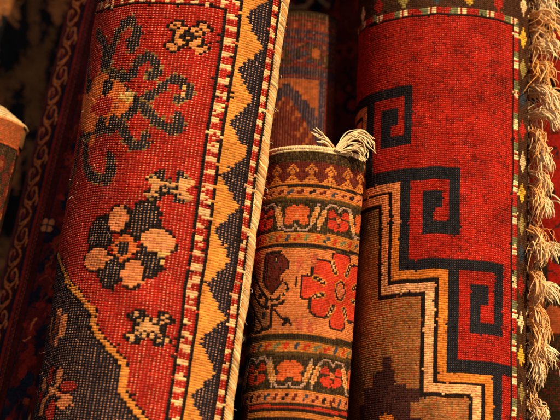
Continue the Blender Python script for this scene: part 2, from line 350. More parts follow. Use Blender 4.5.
def pattern_vine(cv):
    """dark roll on the left: its c runs rightwards from the left silhouette, in 1.6 mm knots"""
    U, R = -cv.C * cv.kw, cv.R * cv.kh                      # both mm
    cv.put(U > -900, 'wine')
    for a, b, n in [(-60, 0, 'ink'), (0, 10, 'ink'), (10, 14, 'wine'), (14, 17, 'blood'), (17, 24, 'ink'), (24, 27, 'blood'), (27, 62, 'ink'), (31.5, 59.5, 'maroon'), (62, 64, 'ink'), (64, 69, 'blood'), (69, 71, 'ink'), (75, 77, 'ink'), (77, 83, 'maroon'), (83, 85, 'ink'), (85, 900, 'wine')]:
        cv.put((U >= a) & (U < b), n)
    zz = np.abs(U - 73 - 1.3 * np.sign(np.sin(R * 1.3))) < 0.9; cv.put(zz, 'rust')
    zz = np.abs(U - 20.5 - 1.1 * np.sign(np.sin(R * 1.1))) < 0.8; cv.put(zz, 'blood')
    P = 46.0
    f = lambda pts: [(-x / cv.kw, y / cv.kh) for x, y in pts]
    for k in range(-9, 16):
        y0 = k * P
        cv.ell(-40 / cv.kw, (y0 + 11) / cv.kh, 4.4, 4.8, 'ink'); cv.ell(-51 / cv.kw, (y0 + 34) / cv.kh, 4.4, 4.8, 'ink')
        cv.ell(-41 / cv.kw, (y0 + 11) / cv.kh, 2.2, 2.4, 'blood'); cv.ell(-50 / cv.kw, (y0 + 34) / cv.kh, 2.2, 2.4, 'blood')
        for pts in [[(46, 0), (54, 6), (55, 14), (47, 21), (38, 25), (35, 33), (40, 41), (46, 46)],
                    [(54, 8), (47, 4), (38, 2), (33, 8), (34, 16), (40, 18), (44, 14)], [(36, 30), (44, 26), (53, 26), (58, 33), (55, 41), (49, 41), (47, 36)],
                    [(33, 10), (30.5, 14), (31, 20)], [(58, 33), (60.5, 29), (60, 23)], [(47, 21), (51, 23)], [(40, 41), (36, 44)]]:
            cv.curve(f([(x, y + y0) for x, y in pts]), 2.5, 'vine')
    # field: dark blue clouds and thin pale outlines
    r2 = np.random.default_rng(5)
    for k in range(330):
        x = r2.uniform(88, 135); y = r2.uniform(-300, 380)
        cv.ell(-x / cv.kw, y / cv.kh, r2.uniform(2, 5), r2.uniform(2, 5.5), r2.choice(['ink', 'ink', 'night', 'blood', 'wine']))
    for k in range(60):
        x = r2.uniform(84, 130); y = -300 + k * 11.5 + r2.uniform(-4, 4)
        a = [(x, y), (x + r2.uniform(2, 8), y + 7), (x + r2.uniform(-2, 6), y + 14), (x + r2.uniform(4, 12), y + 20), (x + r2.uniform(0, 14), y + 27)]
        cv.curve(f(a), 1.6, r2.choice(['rust', 'rust', 'vine', 'ink', 'ink']))
        cv.ell(-(x + 8) / cv.kw, (y + 10) / cv.kh, 2.2, 2.2, r2.choice(['blood', 'rust', 'night', 'red']))
    for dx, dy in [(-3.6, -3.8), (3.6, -3.8), (-3.6, 3.8), (3.6, 3.8)]:
        cv.ell(-(84 + dx) / cv.kw, (-46 + dy) / cv.kh, 2.9, 2.9, 'ink')
    for dx, dy in [(-3.6, -3.8), (3.6, -3.8), (-3.6, 3.8), (3.6, 3.8)]:
        cv.ell(-(84 + dx) / cv.kw, (-46 + dy) / cv.kh, 2.1, 2.1, 'peach')
    return

def pattern_ribbed(cv):
    """the brown-red roll between the others, its shade put into darker dyes"""
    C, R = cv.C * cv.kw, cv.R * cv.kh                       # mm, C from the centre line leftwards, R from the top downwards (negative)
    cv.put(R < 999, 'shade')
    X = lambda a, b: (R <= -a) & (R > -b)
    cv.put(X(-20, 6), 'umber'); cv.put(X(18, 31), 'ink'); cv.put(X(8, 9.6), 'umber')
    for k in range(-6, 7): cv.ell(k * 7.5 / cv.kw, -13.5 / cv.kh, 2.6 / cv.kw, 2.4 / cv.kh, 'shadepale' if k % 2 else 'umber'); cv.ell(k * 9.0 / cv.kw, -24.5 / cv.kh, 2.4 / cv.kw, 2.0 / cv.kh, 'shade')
    for rowc in (36, 45, 54):
        for k in range(-9, 10):
            c = k * 8.4 + (rowc % 2) * 4.2
            cv.ell(c / cv.kw, -rowc / cv.kh, 3.6 / cv.kw, 3.8 / cv.kh, 'ink'); cv.ell(c / cv.kw, -rowc / cv.kh, 1.9 / cv.kw, 1.9 / cv.kh, ['shadepale', 'maroon', 'slate'][(k + rowc) % 3])
    for c, r, a, b, n in [(22, 46, 10, 10, 'umber'), (22, 46, 5.5, 6, 'shadepale'), (4, 46, 6, 7, 'ink'), (4, 46, 3, 3, 'umber'), (-16, 44, 8, 9, 'umber'), (-16, 44, 5, 6, 'shadepale'), (-30, 50, 6, 8, 'umber'), (13, 56, 4, 3, 'umber'), (-6, 36, 5, 2, 'umber')]:
        cv.ell(c / cv.kw, -r / cv.kh, a / cv.kw, b / cv.kh, n)
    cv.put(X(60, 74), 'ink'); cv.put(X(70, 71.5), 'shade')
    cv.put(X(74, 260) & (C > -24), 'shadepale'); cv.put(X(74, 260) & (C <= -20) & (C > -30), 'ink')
    st = (np.floor(np.abs(C - 14) / 5) * 5 + np.floor((-R) / 5) * -5)
    m = X(80, 260) & (np.floor(np.abs(C - 14) / 4.5) * 4.5 < np.floor((-R - 78) / 4.5) * 4.5 * 0.9 + 3) & (C > -20)
    cv.put(m, 'ink'); m2 = X(88, 260) & (np.floor(np.abs(C - 14) / 4.5) * 4.5 < np.floor((-R - 90) / 4.5) * 4.5 * 0.7) & (C > -20)
    cv.put(m2, 'maroon'); cv.put(m2 & ((cv.C.astype(int) + cv.R.astype(int) // 3) % 4 == 0), 'shadepale'); m3 = X(104, 260) & (np.abs(C - 14) < (-R - 104) * 0.4); cv.put(m3, 'maroon')

def pattern_scroll(cv, seed, ground, blobs, lines, n, size):
    """a carpet seen only as a strip: rounded figures with outlines, strewn in rows"""
    r2 = np.random.default_rng(seed)
    cv.put(cv.C > -1e9, ground)
    c0, c1 = cv.cc.min(), cv.cc.max(); ra, rb = cv.rr.min(), cv.rr.max()
    for i in range(n):
        c, r = r2.uniform(c0, c1), r2.uniform(ra, rb); s = r2.uniform(0.6, 1.3) * size
        cv.ell(c, r, s / cv.kw, s / cv.kh, r2.choice(blobs))
        cv.ell(c, r, 0.5 * s / cv.kw, 0.55 * s / cv.kh, r2.choice(blobs))
    for i in range(n):
        c, r = r2.uniform(c0, c1), r2.uniform(ra, rb); s = size * r2.uniform(0.7, 1.4); a = r2.uniform(0, 6.28)
        pts = [(c + s * t * math.cos(a + t * 2.6) / cv.kw, r + s * t * math.sin(a + t * 2.6) / cv.kh) for t in np.linspace(0.2, 1.2, 5)]
        cv.curve(pts, size * 0.22, r2.choice(lines))

def pattern_hanging(cv):
    """dim carpet far behind: tall leaves and pointed arches on black"""
    C, R = -cv.C * cv.kw, cv.R * cv.kh
    cv.put(C > -1e9, 'pitch')
    f = lambda pts: [(-x / cv.kw, y / cv.kh) for x, y in pts]
    for ox in (-460, -345, -230, -115, 0, 115):
        for oy in (-400, -200, 0, 200, 400):
            o = lambda pts: f([(x + ox, y + oy) for x, y in pts])
            cv.poly(o([(-12, -80), (10, -80), (14, -10), (24, 30), (36, 44), (22, 40), (8, 16), (6, 60), (14, 100), (-14, 100), (-8, 60), (-8, 16), (-20, -4), (-44, -30), (-54, -60), (-38, -42), (-16, -24)]), 'bole')
            for s in (-1, 1):
                cv.poly(o([(s * 20, 100), (s * 20, 62), (s * 28, 40), (s * 36, 58), (s * 40, 76), (s * 46, 48), (s * 54, 70), (s * 56, 100)]), 'gilt')
                cv.poly(o([(s * 36, -70), (s * 30, -40), (s * 44, -8), (s * 52, -30), (s * 50, -74)]), 'bole')
                cv.poly(o([(s * 58, 20), (s * 52, 0), (s * 58, -16)]), 'gilt')
            cv.stroke(o([(-40, -40), (-58, -62), (-60, -100)]), 6, 'gilt')
# ------------------------------------------------------------------ dyes (linear base colours of the wool; shade and shadepale have shadow mixed in)
DYE = dict(
    red=(0.34, 0.0075, 0.0034), brick=(0.34, 0.010, 0.006), navy=(0.009, 0.010, 0.014), blue=(0.012, 0.011, 0.018), black=(0.010, 0.006, 0.005), moss=(0.20, 0.13, 0.035),
    ochre=(0.68, 0.150, 0.030), gold=(0.68, 0.235, 0.038), straw=(0.80, 0.45, 0.13), peach=(0.68, 0.205, 0.066), peachpale=(0.70, 0.25, 0.085), apricot=(0.74, 0.25, 0.07),
    sand=(0.64, 0.29, 0.10), cream=(0.86, 0.59, 0.29), rust=(0.33, 0.055, 0.012), brown=(0.31, 0.105, 0.026), olive=(0.25, 0.108, 0.028), plum=(0.040, 0.012, 0.010),
    orange=(0.70, 0.185, 0.020), pink=(0.80, 0.35, 0.135), green=(0.13, 0.15, 0.06), darkbrown=(0.048, 0.018, 0.008), yellow=(0.72, 0.38, 0.03), olivelight=(0.26, 0.20, 0.05), slate=(0.028, 0.042, 0.062),
    umber=(0.020, 0.012, 0.005), maroon=(0.085, 0.010, 0.006), amber=(0.48, 0.145, 0.020), fire=(0.56, 0.085, 0.014), scarlet=(0.52, 0.026, 0.008), coral=(0.52, 0.085, 0.035), lilac=(0.40, 0.23, 0.16),
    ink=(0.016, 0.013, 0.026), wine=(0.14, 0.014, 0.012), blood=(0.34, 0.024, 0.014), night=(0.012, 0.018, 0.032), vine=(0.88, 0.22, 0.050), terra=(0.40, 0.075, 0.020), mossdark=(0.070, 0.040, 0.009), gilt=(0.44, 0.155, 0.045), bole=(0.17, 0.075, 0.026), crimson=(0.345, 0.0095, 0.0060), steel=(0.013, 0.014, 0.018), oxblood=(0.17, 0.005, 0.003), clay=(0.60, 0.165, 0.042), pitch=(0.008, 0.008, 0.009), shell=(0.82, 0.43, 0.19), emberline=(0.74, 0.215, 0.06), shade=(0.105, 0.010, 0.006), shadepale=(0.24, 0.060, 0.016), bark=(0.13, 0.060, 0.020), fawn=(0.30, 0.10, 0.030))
WARM = {'gold', 'ochre', 'straw', 'peach', 'peachpale', 'apricot', 'sand', 'cream', 'orange', 'pink', 'amber', 'yellow', 'shell', 'emberline', 'shadepale'}
DARK = {'navy', 'steel', 'blue', 'black', 'plum', 'umber', 'slate', 'ink', 'night', 'darkbrown', 'pitch', 'olive'}
S = bpy.context.scene
COL = S.collection

def world(p):
    """wall coordinates (mm) to the level world (m): the rolls lean back, the camera is level"""
    p = np.asarray(p, float)
    return np.stack([p[..., 0], p @ FWD, p @ UPV], -1) * 0.001

def link_mesh(name, V, F, mat, parent=None, dye=None, smooth=True):
    """V in world metres; F is an (n, 4) array or a list of polygons"""
    me = bpy.data.meshes.new(name)
    base = np.array(parent.location) if parent is not None else np.zeros(3)
    V = np.asarray(V, float) - base
    if isinstance(F, np.ndarray):
        n = len(F)
        me.vertices.add(len(V)); me.vertices.foreach_set('co', V.astype(np.float32).ravel())
        me.loops.add(F.size); me.loops.foreach_set('vertex_index', F.astype(np.int32).ravel())
        me.polygons.add(n); me.polygons.foreach_set('loop_start', np.arange(0, F.size, F.shape[1], dtype=np.int32))
        me.update(calc_edges=True)
    else:
        me.from_pydata([tuple(v) for v in V], [], [tuple(f) for f in F]); me.update()
    me.polygons.foreach_set('use_smooth', np.full(len(me.polygons), smooth))
    if dye is not None:
        a = me.color_attributes.new('dye', 'FLOAT_COLOR', 'POINT')
        rgba = np.ones((len(V), 4), np.float32); rgba[:, :3] = np.clip(dye, 0, 1)
        a.data.foreach_set('color', rgba.ravel())
    me.materials.append(mat)
    o = bpy.data.objects.new(name, me); COL.objects.link(o)
    if parent is not None: o.parent = parent
    return o

def thing(name, loc, label, cat, group=None):
    o = bpy.data.objects.new(name, None); COL.objects.link(o); o.location = tuple(loc)
    o.empty_display_size = 0.05
    tag(o, label, cat, group); return o

def tag(o, label, cat, group=None, kind=None):
    o['label'] = label; o['category'] = cat
    if group: o['group'] = group
    if kind: o['kind'] = kind

# ------------------------------------------------------------------ materials
def nodes_of(name):
    m = bpy.data.materials.new(name); m.use_nodes = True
    nt = m.node_tree; return m, nt, nt.nodes['Principled BSDF']

def wool(name, bump=0.5, scale=1500.0, rough=0.82, sheen=0.0, blotch=0.25):
    m, nt, b = nodes_of(name); N, Lk = nt.nodes, nt.links
    at_ = N.new('ShaderNodeAttribute'); at_.attribute_name = 'dye'
    tc = N.new('ShaderNodeTexCoord')
    n1 = N.new('ShaderNodeTexNoise'); n1.inputs['Scale'].default_value = scale; n1.inputs['Detail'].default_value = 3
    n2 = N.new('ShaderNodeTexNoise'); n2.inputs['Scale'].default_value = 38; n2.inputs['Detail'].default_value = 4
    Lk.new(tc.outputs['Object'], n1.inputs['Vector']); Lk.new(tc.outputs['Object'], n2.inputs['Vector'])
    mr = N.new('ShaderNodeMapRange'); mr.inputs['To Min'].default_value = 1 - blotch; mr.inputs['To Max'].default_value = 1 + blotch
    mr.inputs['From Min'].default_value = 0.3; mr.inputs['From Max'].default_value = 0.7
    Lk.new(n2.outputs['Fac'], mr.inputs['Value'])
    mr2 = N.new('ShaderNodeMapRange'); mr2.inputs['To Min'].default_value = 0.72; mr2.inputs['To Max'].default_value = 1.28
    mr2.inputs['From Min'].default_value = 0.25; mr2.inputs['From Max'].default_value = 0.75
    Lk.new(n1.outputs['Fac'], mr2.inputs['Value'])
    mu = N.new('ShaderNodeMath'); mu.operation = 'MULTIPLY'; Lk.new(mr.outputs[0], mu.inputs[0]); Lk.new(mr2.outputs[0], mu.inputs[1])
    vm = N.new('ShaderNodeVectorMath'); vm.operation = 'SCALE'; Lk.new(at_.outputs['Color'], vm.inputs[0]); Lk.new(mu.outputs[0], vm.inputs['Scale'])
    Lk.new(vm.outputs[0], b.inputs['Base Color'])
    bp = N.new('ShaderNodeBump'); bp.inputs['Strength'].default_value = bump; bp.inputs['Distance'].default_value = 0.0004
    Lk.new(n1.outputs['Fac'], bp.inputs['Height']); Lk.new(bp.outputs[0], b.inputs['Normal'])
    b.inputs['Roughness'].default_value = rough; b.inputs['Specular IOR Level'].default_value = 0.06
    b.inputs['Sheen Weight'].default_value = sheen; b.inputs['Sheen Roughness'].default_value = 0.45
    b.inputs['Sheen Tint'].default_value = (1, 0.75, 0.55, 1)
    return m

M_WOOL = wool('knotted_wool')
M_CORD = wool('cotton_cord', bump=0.6, scale=1900, blotch=0.12)
M_YARN = wool('fringe_yarn', bump=0.5, scale=2600, blotch=0.10)

# ------------------------------------------------------------------ a knotted sheet wound on its roll
def build_sheet(name, cv, pattern, parent, kw_sub=5, kh_sub=4, amp=0.5, tick=0.0, tick_run=False, fine_c=None, fine_r=None, h_top=None, h_bot=None, wave=0.0, vary=0.16, mat=None, rib=0.0, weft_shade=0.5, ragged=0.0, dark_tick=0.66, reach=1):
    pattern(cv)
    roll, kw, kh = cv.roll, cv.kw, cv.kh
    nr, nc = cv.I.shape
    if ragged:
        sh = cv.I.copy(); pick = rng.random((nr, nc)) < ragged
        dj = rng.integers(-reach, reach + 1, (nr, nc)); di = rng.integers(-reach, reach + 1, (nr, nc))
        jj, ii = np.meshgrid(np.arange(nc), np.arange(nr))
        cv.I = np.where(pick, sh[np.clip(ii + di, 0, nr - 1), np.clip(jj + dj, 0, nc - 1)], sh)
    table = np.array([DYE[n] for n in cv.names])
    K = table[cv.I]
    warm = np.array([n in WARM for n in cv.names])[cv.I]; dark = np.array([n in DARK for n in cv.names])[cv.I]
    # uneven dyeing: knot by knot, and in bands of rows
    g = np.clip(rng.normal(1, vary, (nr, nc, 1)), 0.45, 1.7)
    band = np.interp(np.arange(nr), np.arange(0, nr + 9, 9), rng.normal(1, 0.09, len(np.arange(0, nr + 9, 9))))[:, None, None]
    K = K * g * band * (1 + rng.normal(0, 0.05, (nr, nc, 3)))
    pale = np.array([0.82, 0.35, 0.17]) * np.clip(rng.normal(0.9, 0.3, (nr, nc, 1)), 0.15, 1.7)
    colw = np.clip(rng.normal(1, 0.22, (1, nc)), 0.3, 1.5)
    tw = np.where(dark, dark_tick, np.where(warm, 0.12, 0.60)) * tick * colw * np.clip(rng.normal(1, 0.3, (nr, nc)), 0, 1.6)
    tw = np.where(np.array([n == 'black' for n in cv.names])[cv.I], 0.06, tw)     # the black outlines are packed tight, no weft grins through
    tw = np.clip(tw, 0, 1)[..., None]
    T = K * (1 - tw) + pale * tw
    T = np.where(warm[..., None], np.clip(K * 1.12, 0, 0.9), T)
    # sample positions along the sheet and up the roll
    fc = fine_c or (-1e9, 1e9); fr = fine_r or (-1e9, 1e9)
    cs, ci, cf = [], [], []
    for j, c in enumerate(cv.cc):
        s0 = cv.sref - (c + 0.5) * kw
        if fc[0] <= c <= fc[1]:
            for f in range(kw_sub): cs.append(s0 + f * kw / kw_sub); ci.append(j); cf.append(f)
        else:
            cs.append(s0 + kw * 0.5); ci.append(j); cf.append(-1)
    cs.append(cv.sref - (cv.cc[-1] - 0.5) * kw); ci.append(nc - 1); cf.append(-1)
    rs, ri, rf = [], [], []
    for i, r in enumerate(cv.rr):
        h0 = (r - 0.5) * kh
        if fr[0] <= r <= fr[1]:
            for f in range(kh_sub): rs.append(h0 + f * kh / kh_sub); ri.append(i); rf.append(f)
        elif i % 4 == 0:
            rs.append(h0 + kh * 0.5); ri.append(i); rf.append(-1)
    rs.append((cv.rr[-1] + 0.5) * kh); ri.append(nr - 1); rf.append(-1)
    cs, ci, cf, rs, ri, rf = map(np.array, (cs, ci, cf, rs, ri, rf))
    J, I = np.meshgrid(ci, ri); FX, FY = np.meshgrid(cf, rf); SS, HH = np.meshgrid(cs, rs)
    fine = (FX >= 0) & (FY >= 0)
    ntick = 2 if kw_sub >= 5 else 1
    istick = (FX < ntick) & fine; isdot = istick & (np.abs(FY - kh_sub / 2) < kh_sub * 0.21); isgap = (FY == 0) & fine
    col = np.where(isdot[..., None], T[I, J], K[I, J])
    wcol = np.array([0.085, 0.026, 0.014])  # dark weft tone that also paints groove shade between the knot rows
    col = np.where(isgap[..., None], col * (1 - weft_shade) + np.minimum(col, wcol) * weft_shade, col)
    fx = (FX + 0.5) / kw_sub; fy = FY / kh_sub
    body = np.sin(np.pi * np.clip(fy, 0, 1)) ** 0.75
    kn = 1.0 - 0.30 * ((fx - 0.55) / 0.5) ** 2
    hk = np.clip(rng.normal(1, 0.2, (nr, nc)), 0.5, 1.5)[I, J]
    D = np.where(istick, np.where(warm[I, J], 0.62, 0.80), kn) * body * hk * amp
    if tick_run: col = np.where(istick[..., None], T[I, J], col)
    if tick_run: D = np.where(istick, amp * rib, D)
    D = np.where(fine, D, amp * 0.5)
    # hand-made irregularity
    jx = np.cumsum(rng.normal(0, 1, (nr, nc)), 0) * 0.0
    off_s = (np.interp(np.arange(nr), np.arange(0, nr + 13, 13), rng.normal(0, 0.5, len(np.arange(0, nr + 13, 13)))))[I] * kw * 0.25
    off_h = (np.interp(np.arange(nc), np.arange(0, nc + 7, 7), rng.normal(0, 0.5, len(np.arange(0, nc + 7, 7)))))[J] * kh * 0.45
    js = rng.normal(0, 0.055, (nr, nc))[I, J] * kw; jh = rng.normal(0, 0.07, (nr, nc))[I, J] * kh
    edge_in = np.clip((SS - cs[0]) / 8, 0, 1) * np.clip((cs[-1] - SS) / 8, 0, 1)
    edge_h = np.clip((HH - rs[0]) / 8, 0, 1) * np.clip((rs[-1] - HH) / 8, 0, 1)
    s_ = SS + (off_s + js) * edge_in; h_ = HH + (off_h + jh) * edge_h
    if wave:
        a = rng.uniform(0, 6.28, 6)
        D = D + wave * (np.sin(SS / 31 + HH / 90 + a[0]) * np.sin(HH / 57 + a[1]) + 0.6 * np.sin(SS / 17 + a[2] - HH / 44) * np.sin(HH / 29 + a[3]) + 0.35 * np.sin(SS / 9 + a[4]) * np.sin(HH / 13 + a[5])) * edge_in
    V = world(roll.xyz(s_, h_, D)).reshape(-1, 3)
    n, m = SS.shape
    idx = np.arange(n * m).reshape(n, m)
    F = np.stack([idx[:-1, :-1], idx[:-1, 1:], idx[1:, 1:], idx[1:, :-1]], -1).reshape(-1, 4)
    # outward normals
    p = V[F[len(F) // 2]]; nn = np.cross(p[1] - p[0], p[3] - p[0]); s_mid = s_.reshape(-1)[F[len(F) // 2][0]]
    i0 = F[len(F) // 2][0]
    out = world(roll.xyz(np.array([s_.flat[i0]]), np.array([h_.flat[i0]]), np.array([5.0])))[0] - V[i0]
    if np.dot(nn, out) < 0: F = F[:, ::-1].copy()
    return link_mesh(name, V, F, mat or M_WOOL, parent, col.reshape(-1, 3))

def tube(path, rad, sides=6, twist=None):
    """vertices and quads of one tube along path (mm); rad is a number or one per point"""
    P = np.asarray(path, float); n = len(P)
    rad = np.broadcast_to(np.asarray(rad, float), (n,))
    T = np.gradient(P, axis=0); T /= np.linalg.norm(T, axis=1)[:, None] + 1e-12
    ref = np.array([0.31, -0.9, 0.2]); A = np.cross(T, ref); A /= np.linalg.norm(A, axis=1)[:, None] + 1e-12
    B = np.cross(T, A)
    ph = np.linspace(0, 2 * np.pi, sides, endpoint=False)
    ring = P[:, None] + rad[:, None, None] * (np.cos(ph)[None, :, None] * A[:, None] + np.sin(ph)[None, :, None] * B[:, None])
    V = ring.reshape(-1, 3)
    i, j = np.meshgrid(np.arange(n - 1), np.arange(sides), indexing='ij')
    a = i * sides + j; b = i * sides + (j + 1) % sides
    F = np.stack([a, b, b + sides, a + sides], -1).reshape(-1, 4)
    return V, F

def tubes_mesh(name, items, mat, parent):
    """items: (path, radius, colour) -> one mesh"""
    Vs, Fs, Cs, k = [], [], [], 0
    for path, rad, colr in items:
        V, F = tube(path, rad)
        Vs.append(V); Fs.append(F + k); k += len(V)
        c = np.asarray(colr, float)
        Cs.append(np.broadcast_to(c, (len(V), 3)) if c.ndim == 1 else np.repeat(c, len(V) // len(c), axis=0))
    return link_mesh(name, world(np.vstack(Vs)), np.vstack(Fs), mat, parent, np.vstack(Cs))

def yarn_colour(lo=0.75, hi=1.15, warm=0.0):
    k = random.uniform(lo, hi)
    return (min(0.92, (0.92 - 0.10 * warm) * k), min(0.86, max(0.2, 0.73 - 0.33 * warm) * k), min(0.75, max(0.07, 0.44 - 0.34 * warm) * k))

def strands(root, tip, n, spread, sag, rad=(0.5, 0.8), curl=2.0, root_r=2.0, bulge=None, warm=0.3, up=(0, 0, 1), seg=12):
    """a loose bundle of yarn from root to tip (mm)"""
    root = np.array(root, float); tip = np.array(tip, float); out = []
    L = np.linalg.norm(tip - root)
    for i in range(n):
        a = root + np.random.default_rng(random.randrange(1 << 30)).normal(0, root_r * 0.5, 3)
        e = random.uniform(0.65, 1.1)
        b = root + (tip - root) * e + np.array([random.gauss(0, spread), random.gauss(0, spread * 0.8), random.gauss(0, spread)])
        m = (a + b) / 2 + np.array(bulge if bulge is not None else (0, 0, 0)) * random.uniform(0.6, 1.3) + np.array([random.gauss(0, spread * .4), random.gauss(0, spread * .4), random.gauss(0, spread * .4)])
        t = np.linspace(0, 1, seg)[:, None]
        p = (1 - t) ** 2 * a + 2 * t * (1 - t) * (2 * m - (a + b) / 2) + t ** 2 * b
        f1, f2, p1, p2 = random.uniform(4, 10), random.uniform(4, 10), random.uniform(0, 6.28), random.uniform(0, 6.28)
        w = curl * random.uniform(0.3, 1.0)
        p = p + np.concatenate([w * np.sin(f1 * t + p1), 0.7 * w * np.cos(f2 * t + p2), 0.8 * w * np.sin(f2 * t + p1)], 1) * np.sqrt(t)
        p[:, 2] -= sag * random.uniform(0.6, 1.3) * (t[:, 0] ** 2)
        r = random.uniform(*rad) * (1 - 0.25 * t[:, 0] ** 3); r[-1] *= 0.4
        end = np.array(yarn_colour(0.85, 1.12, min(1.2, warm * random.uniform(0.5, 1.2)))); start = end * np.array([0.72, 0.50, 0.36])      # soiled near the knots
        g_ = np.clip(t * 1.5, 0, 1); out.append((p, r, start * (1 - g_) + end * g_))
    return out
# ------------------------------------------------------------------ ground level and roll ends
GROUND = -0.40                                               # metres, below the picture
def foot(roll, extra=0.0):
    """h at which the roll's lower end rests on the ground"""
    b, c = roll.P[:, 0], roll.P[:, 1]
    ring = world(roll.O + b[:, None] * roll.B + c[:, None] * roll.C)[:, 2].min()
    dz = world(roll.A[None])[0, 2]
    return (GROUND - ring) / dz
def base_of(roll):
    return world(roll.O + foot(roll) * roll.A)

def sheet_rows(roll, kh, top_h): return int(math.floor(foot(roll) / kh)), int(math.ceil(top_h / kh))

GROUP = 'rolled carpets standing together'
R = make_rolls()

# ------------------------------------------------------------------ 1  the great roll with saw-tooth border
r = R['main']; kw, kh = 3.7, 2.5
ra, rb = sheet_rows(r, kh, r.htop + 330)
t_main = thing('rolled_carpet', base_of(r), 'red carpet roll with yellow saw-tooth border and thick cream corded edge', 'carpet roll', GROUP)
cv = Canvas(r, kw, kh, ra, rb, background='crimson')
build_sheet('carpet_body', cv, pattern_main, t_main, 6, 5, amp=0.95, tick=1.0, weft_shade=0.8, fine_c=(-1, 76), fine_r=(-122, 106), wave=1.1, ragged=0.10)
# whipped selvedge cord along the free edge
def cord(roll, s, rad, h0, h1, pitch, starts, name, parent, step=0.62, sides=30, push=0.0, tint=(0.70, 0.45, 0.20), flat=0.8, depth=0.17):
    h = np.arange(h0, h1, step); ph = np.linspace(0, 2 * np.pi, sides, endpoint=False)
    cen = roll.xyz(np.full(len(h), s), h, push)
    wob = np.stack([np.interp(h, np.arange(h0, h1 + 24, 24), rng.normal(0, 0.7, len(np.arange(h0, h1 + 24, 24)))) for _ in range(2)], 1)
    size = rad * (1 + np.interp(h, np.arange(h0, h1 + 15, 15), rng.normal(0, 0.07, len(np.arange(h0, h1 + 15, 15)))))
    Hh, Ph = np.meshgrid(h, ph, indexing='ij')
    jit = np.interp(h, np.arange(h0, h1 + 5, 5), rng.normal(0, 0.35, len(np.arange(h0, h1 + 5, 5))))[:, None]
    u = (starts * Ph / (2 * np.pi) + Hh / pitch + jit * 0.5)
    ridge = np.abs(np.sin(np.pi * u)) ** 0.7
    rr_ = size[:, None] * (1 - depth + depth * 1.4 * ridge)
    V = cen[:, None] + (wob[:, 0, None] + rr_ * np.cos(Ph))[..., None] * roll.B + (wob[:, 1, None] + rr_ * flat * np.sin(Ph))[..., None] * roll.C
    sid = np.floor(u).astype(int)
    rnd = np.random.default_rng(3).normal(0.97, 0.22, 5000)[sid % 5000]
    hue = np.random.default_rng(4).random(5000)[sid % 5000]
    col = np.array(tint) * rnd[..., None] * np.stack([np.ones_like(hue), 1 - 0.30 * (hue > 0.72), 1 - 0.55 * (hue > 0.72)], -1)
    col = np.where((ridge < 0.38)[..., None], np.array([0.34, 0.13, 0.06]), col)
    n, m = Hh.shape
    i, j = np.meshgrid(np.arange(n - 1), np.arange(m), indexing='ij')
    a = i * m + j; b = i * m + (j + 1) % m
    F = np.stack([a, b, b + m, a + m], -1).reshape(-1, 4)
    return link_mesh(name, world(V.reshape(-1, 3)), F, M_CORD, parent, col.reshape(-1, 3))
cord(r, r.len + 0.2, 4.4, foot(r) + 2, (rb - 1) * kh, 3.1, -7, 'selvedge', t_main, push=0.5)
# stray ends of yarn along the cord and on the field
it = []
for k in range(70):
    h = random.uniform(-240, 235); s = r.len + random.uniform(-3, 6); o = r.xyz(np.array([s]), np.array([h]), random.uniform(2, 5))[0]
    d = np.array([random.gauss(0, 2.2), -abs(random.gauss(0, 1.6)), random.gauss(-1, 2.4)]); q = o + d; e = q + np.array([random.gauss(0, 2), random.gauss(0, 1.5), random.gauss(-2, 2)])
    it.append((np.array(smooth_curve([o, q, e], 5)), 0.16, yarn_colour(0.7, 1.0)))
for k in range(230):
    h = random.uniform(-245, 240); c = random.uniform(6, 66); o = r.xyz(np.array([r.len - c * kw]), np.array([h]), 0.4)[0]
    d = np.array([random.gauss(0, 1.0), -abs(random.gauss(0.9, 0.6)), random.gauss(0, 1.0)]); q = o + d; e = q + np.array([random.gauss(0, 1.5), random.gauss(0, .7), random.gauss(-.6, 1.4)])
    it.append((np.array(smooth_curve([o, q, e], 4)), 0.13, (0.5, 0.2, 0.1) if random.random() < .6 else yarn_colour(.6, .9)))
tubes_mesh('loose_threads', it, M_YARN, t_main)['kind'] = 'stuff'

# ------------------------------------------------------------------ 2  the red roll with stepped hooks and a fringed edge
r = R['red']; kw, kh = 2.2, 2.25
ra, rb = sheet_rows(r, kh, r.htop + 330)
t_red = thing('rolled_carpet', base_of(r), 'bright red carpet roll with black squared spirals and fringe down its right edge', 'carpet roll', GROUP)
cv = Canvas(r, kw, kh, ra, rb)
build_sheet('carpet_body', cv, pattern_red, t_red, 4, 4, amp=0.64, tick=0.62, dark_tick=0.24, ragged=0.05, fine_c=(-1, 122), fine_r=(-126, 118), wave=0.9, vary=0.23, weft_shade=0.85)
# tassels: where each leaves the edge (picture height as h) and how it falls
FR = [(-44, 24, 20, 6, 0, .3), (-8, 22, 26, 5, 1, .05), (20, 31, 14, 7, 0, .9), (34, 16, 16, 5, 0, .7), (52, 29, 5, 5, 1, .15), (72, 17, 18, 6, 0, 1.0), (92, 23, 30, 5, 0, .1), (101, 27, 10, 5, 0, .6), (124, 27, 14, 4, 1, .05),
      (140, 9, 22, 3, 0, .9), (158, 15, 22, 4, 0, .25), (180, 15, 22, 3, 0, .6), (196, 8, 24, 3, 0, .8), (212, 20, 13, 4, 1, .1), (238, 9, 28, 3, 0, .8), (258, 12, 12, 4, 0, .5), (263, 31, 3, 3.5, 1, .05), (284, 8, 26, 3, 0, .9),
      (299, 29, 12, 4, 1, .1), (314, 12, 36, 3.5, 0, .9), (330, 9, 30, 3, 0, .8), (348, 12, 22, 3.5, 0, .6), (362, 23, 8, 3.5, 1, .05), (368, 8, 27, 3, 0, .15), (414, 12, 14, 4, 0, .3), (442, 16, 22, 4, 0, .3)]
def h_of(px_y): return (210 - px_y) / math.cos(PITCH) * 1.0
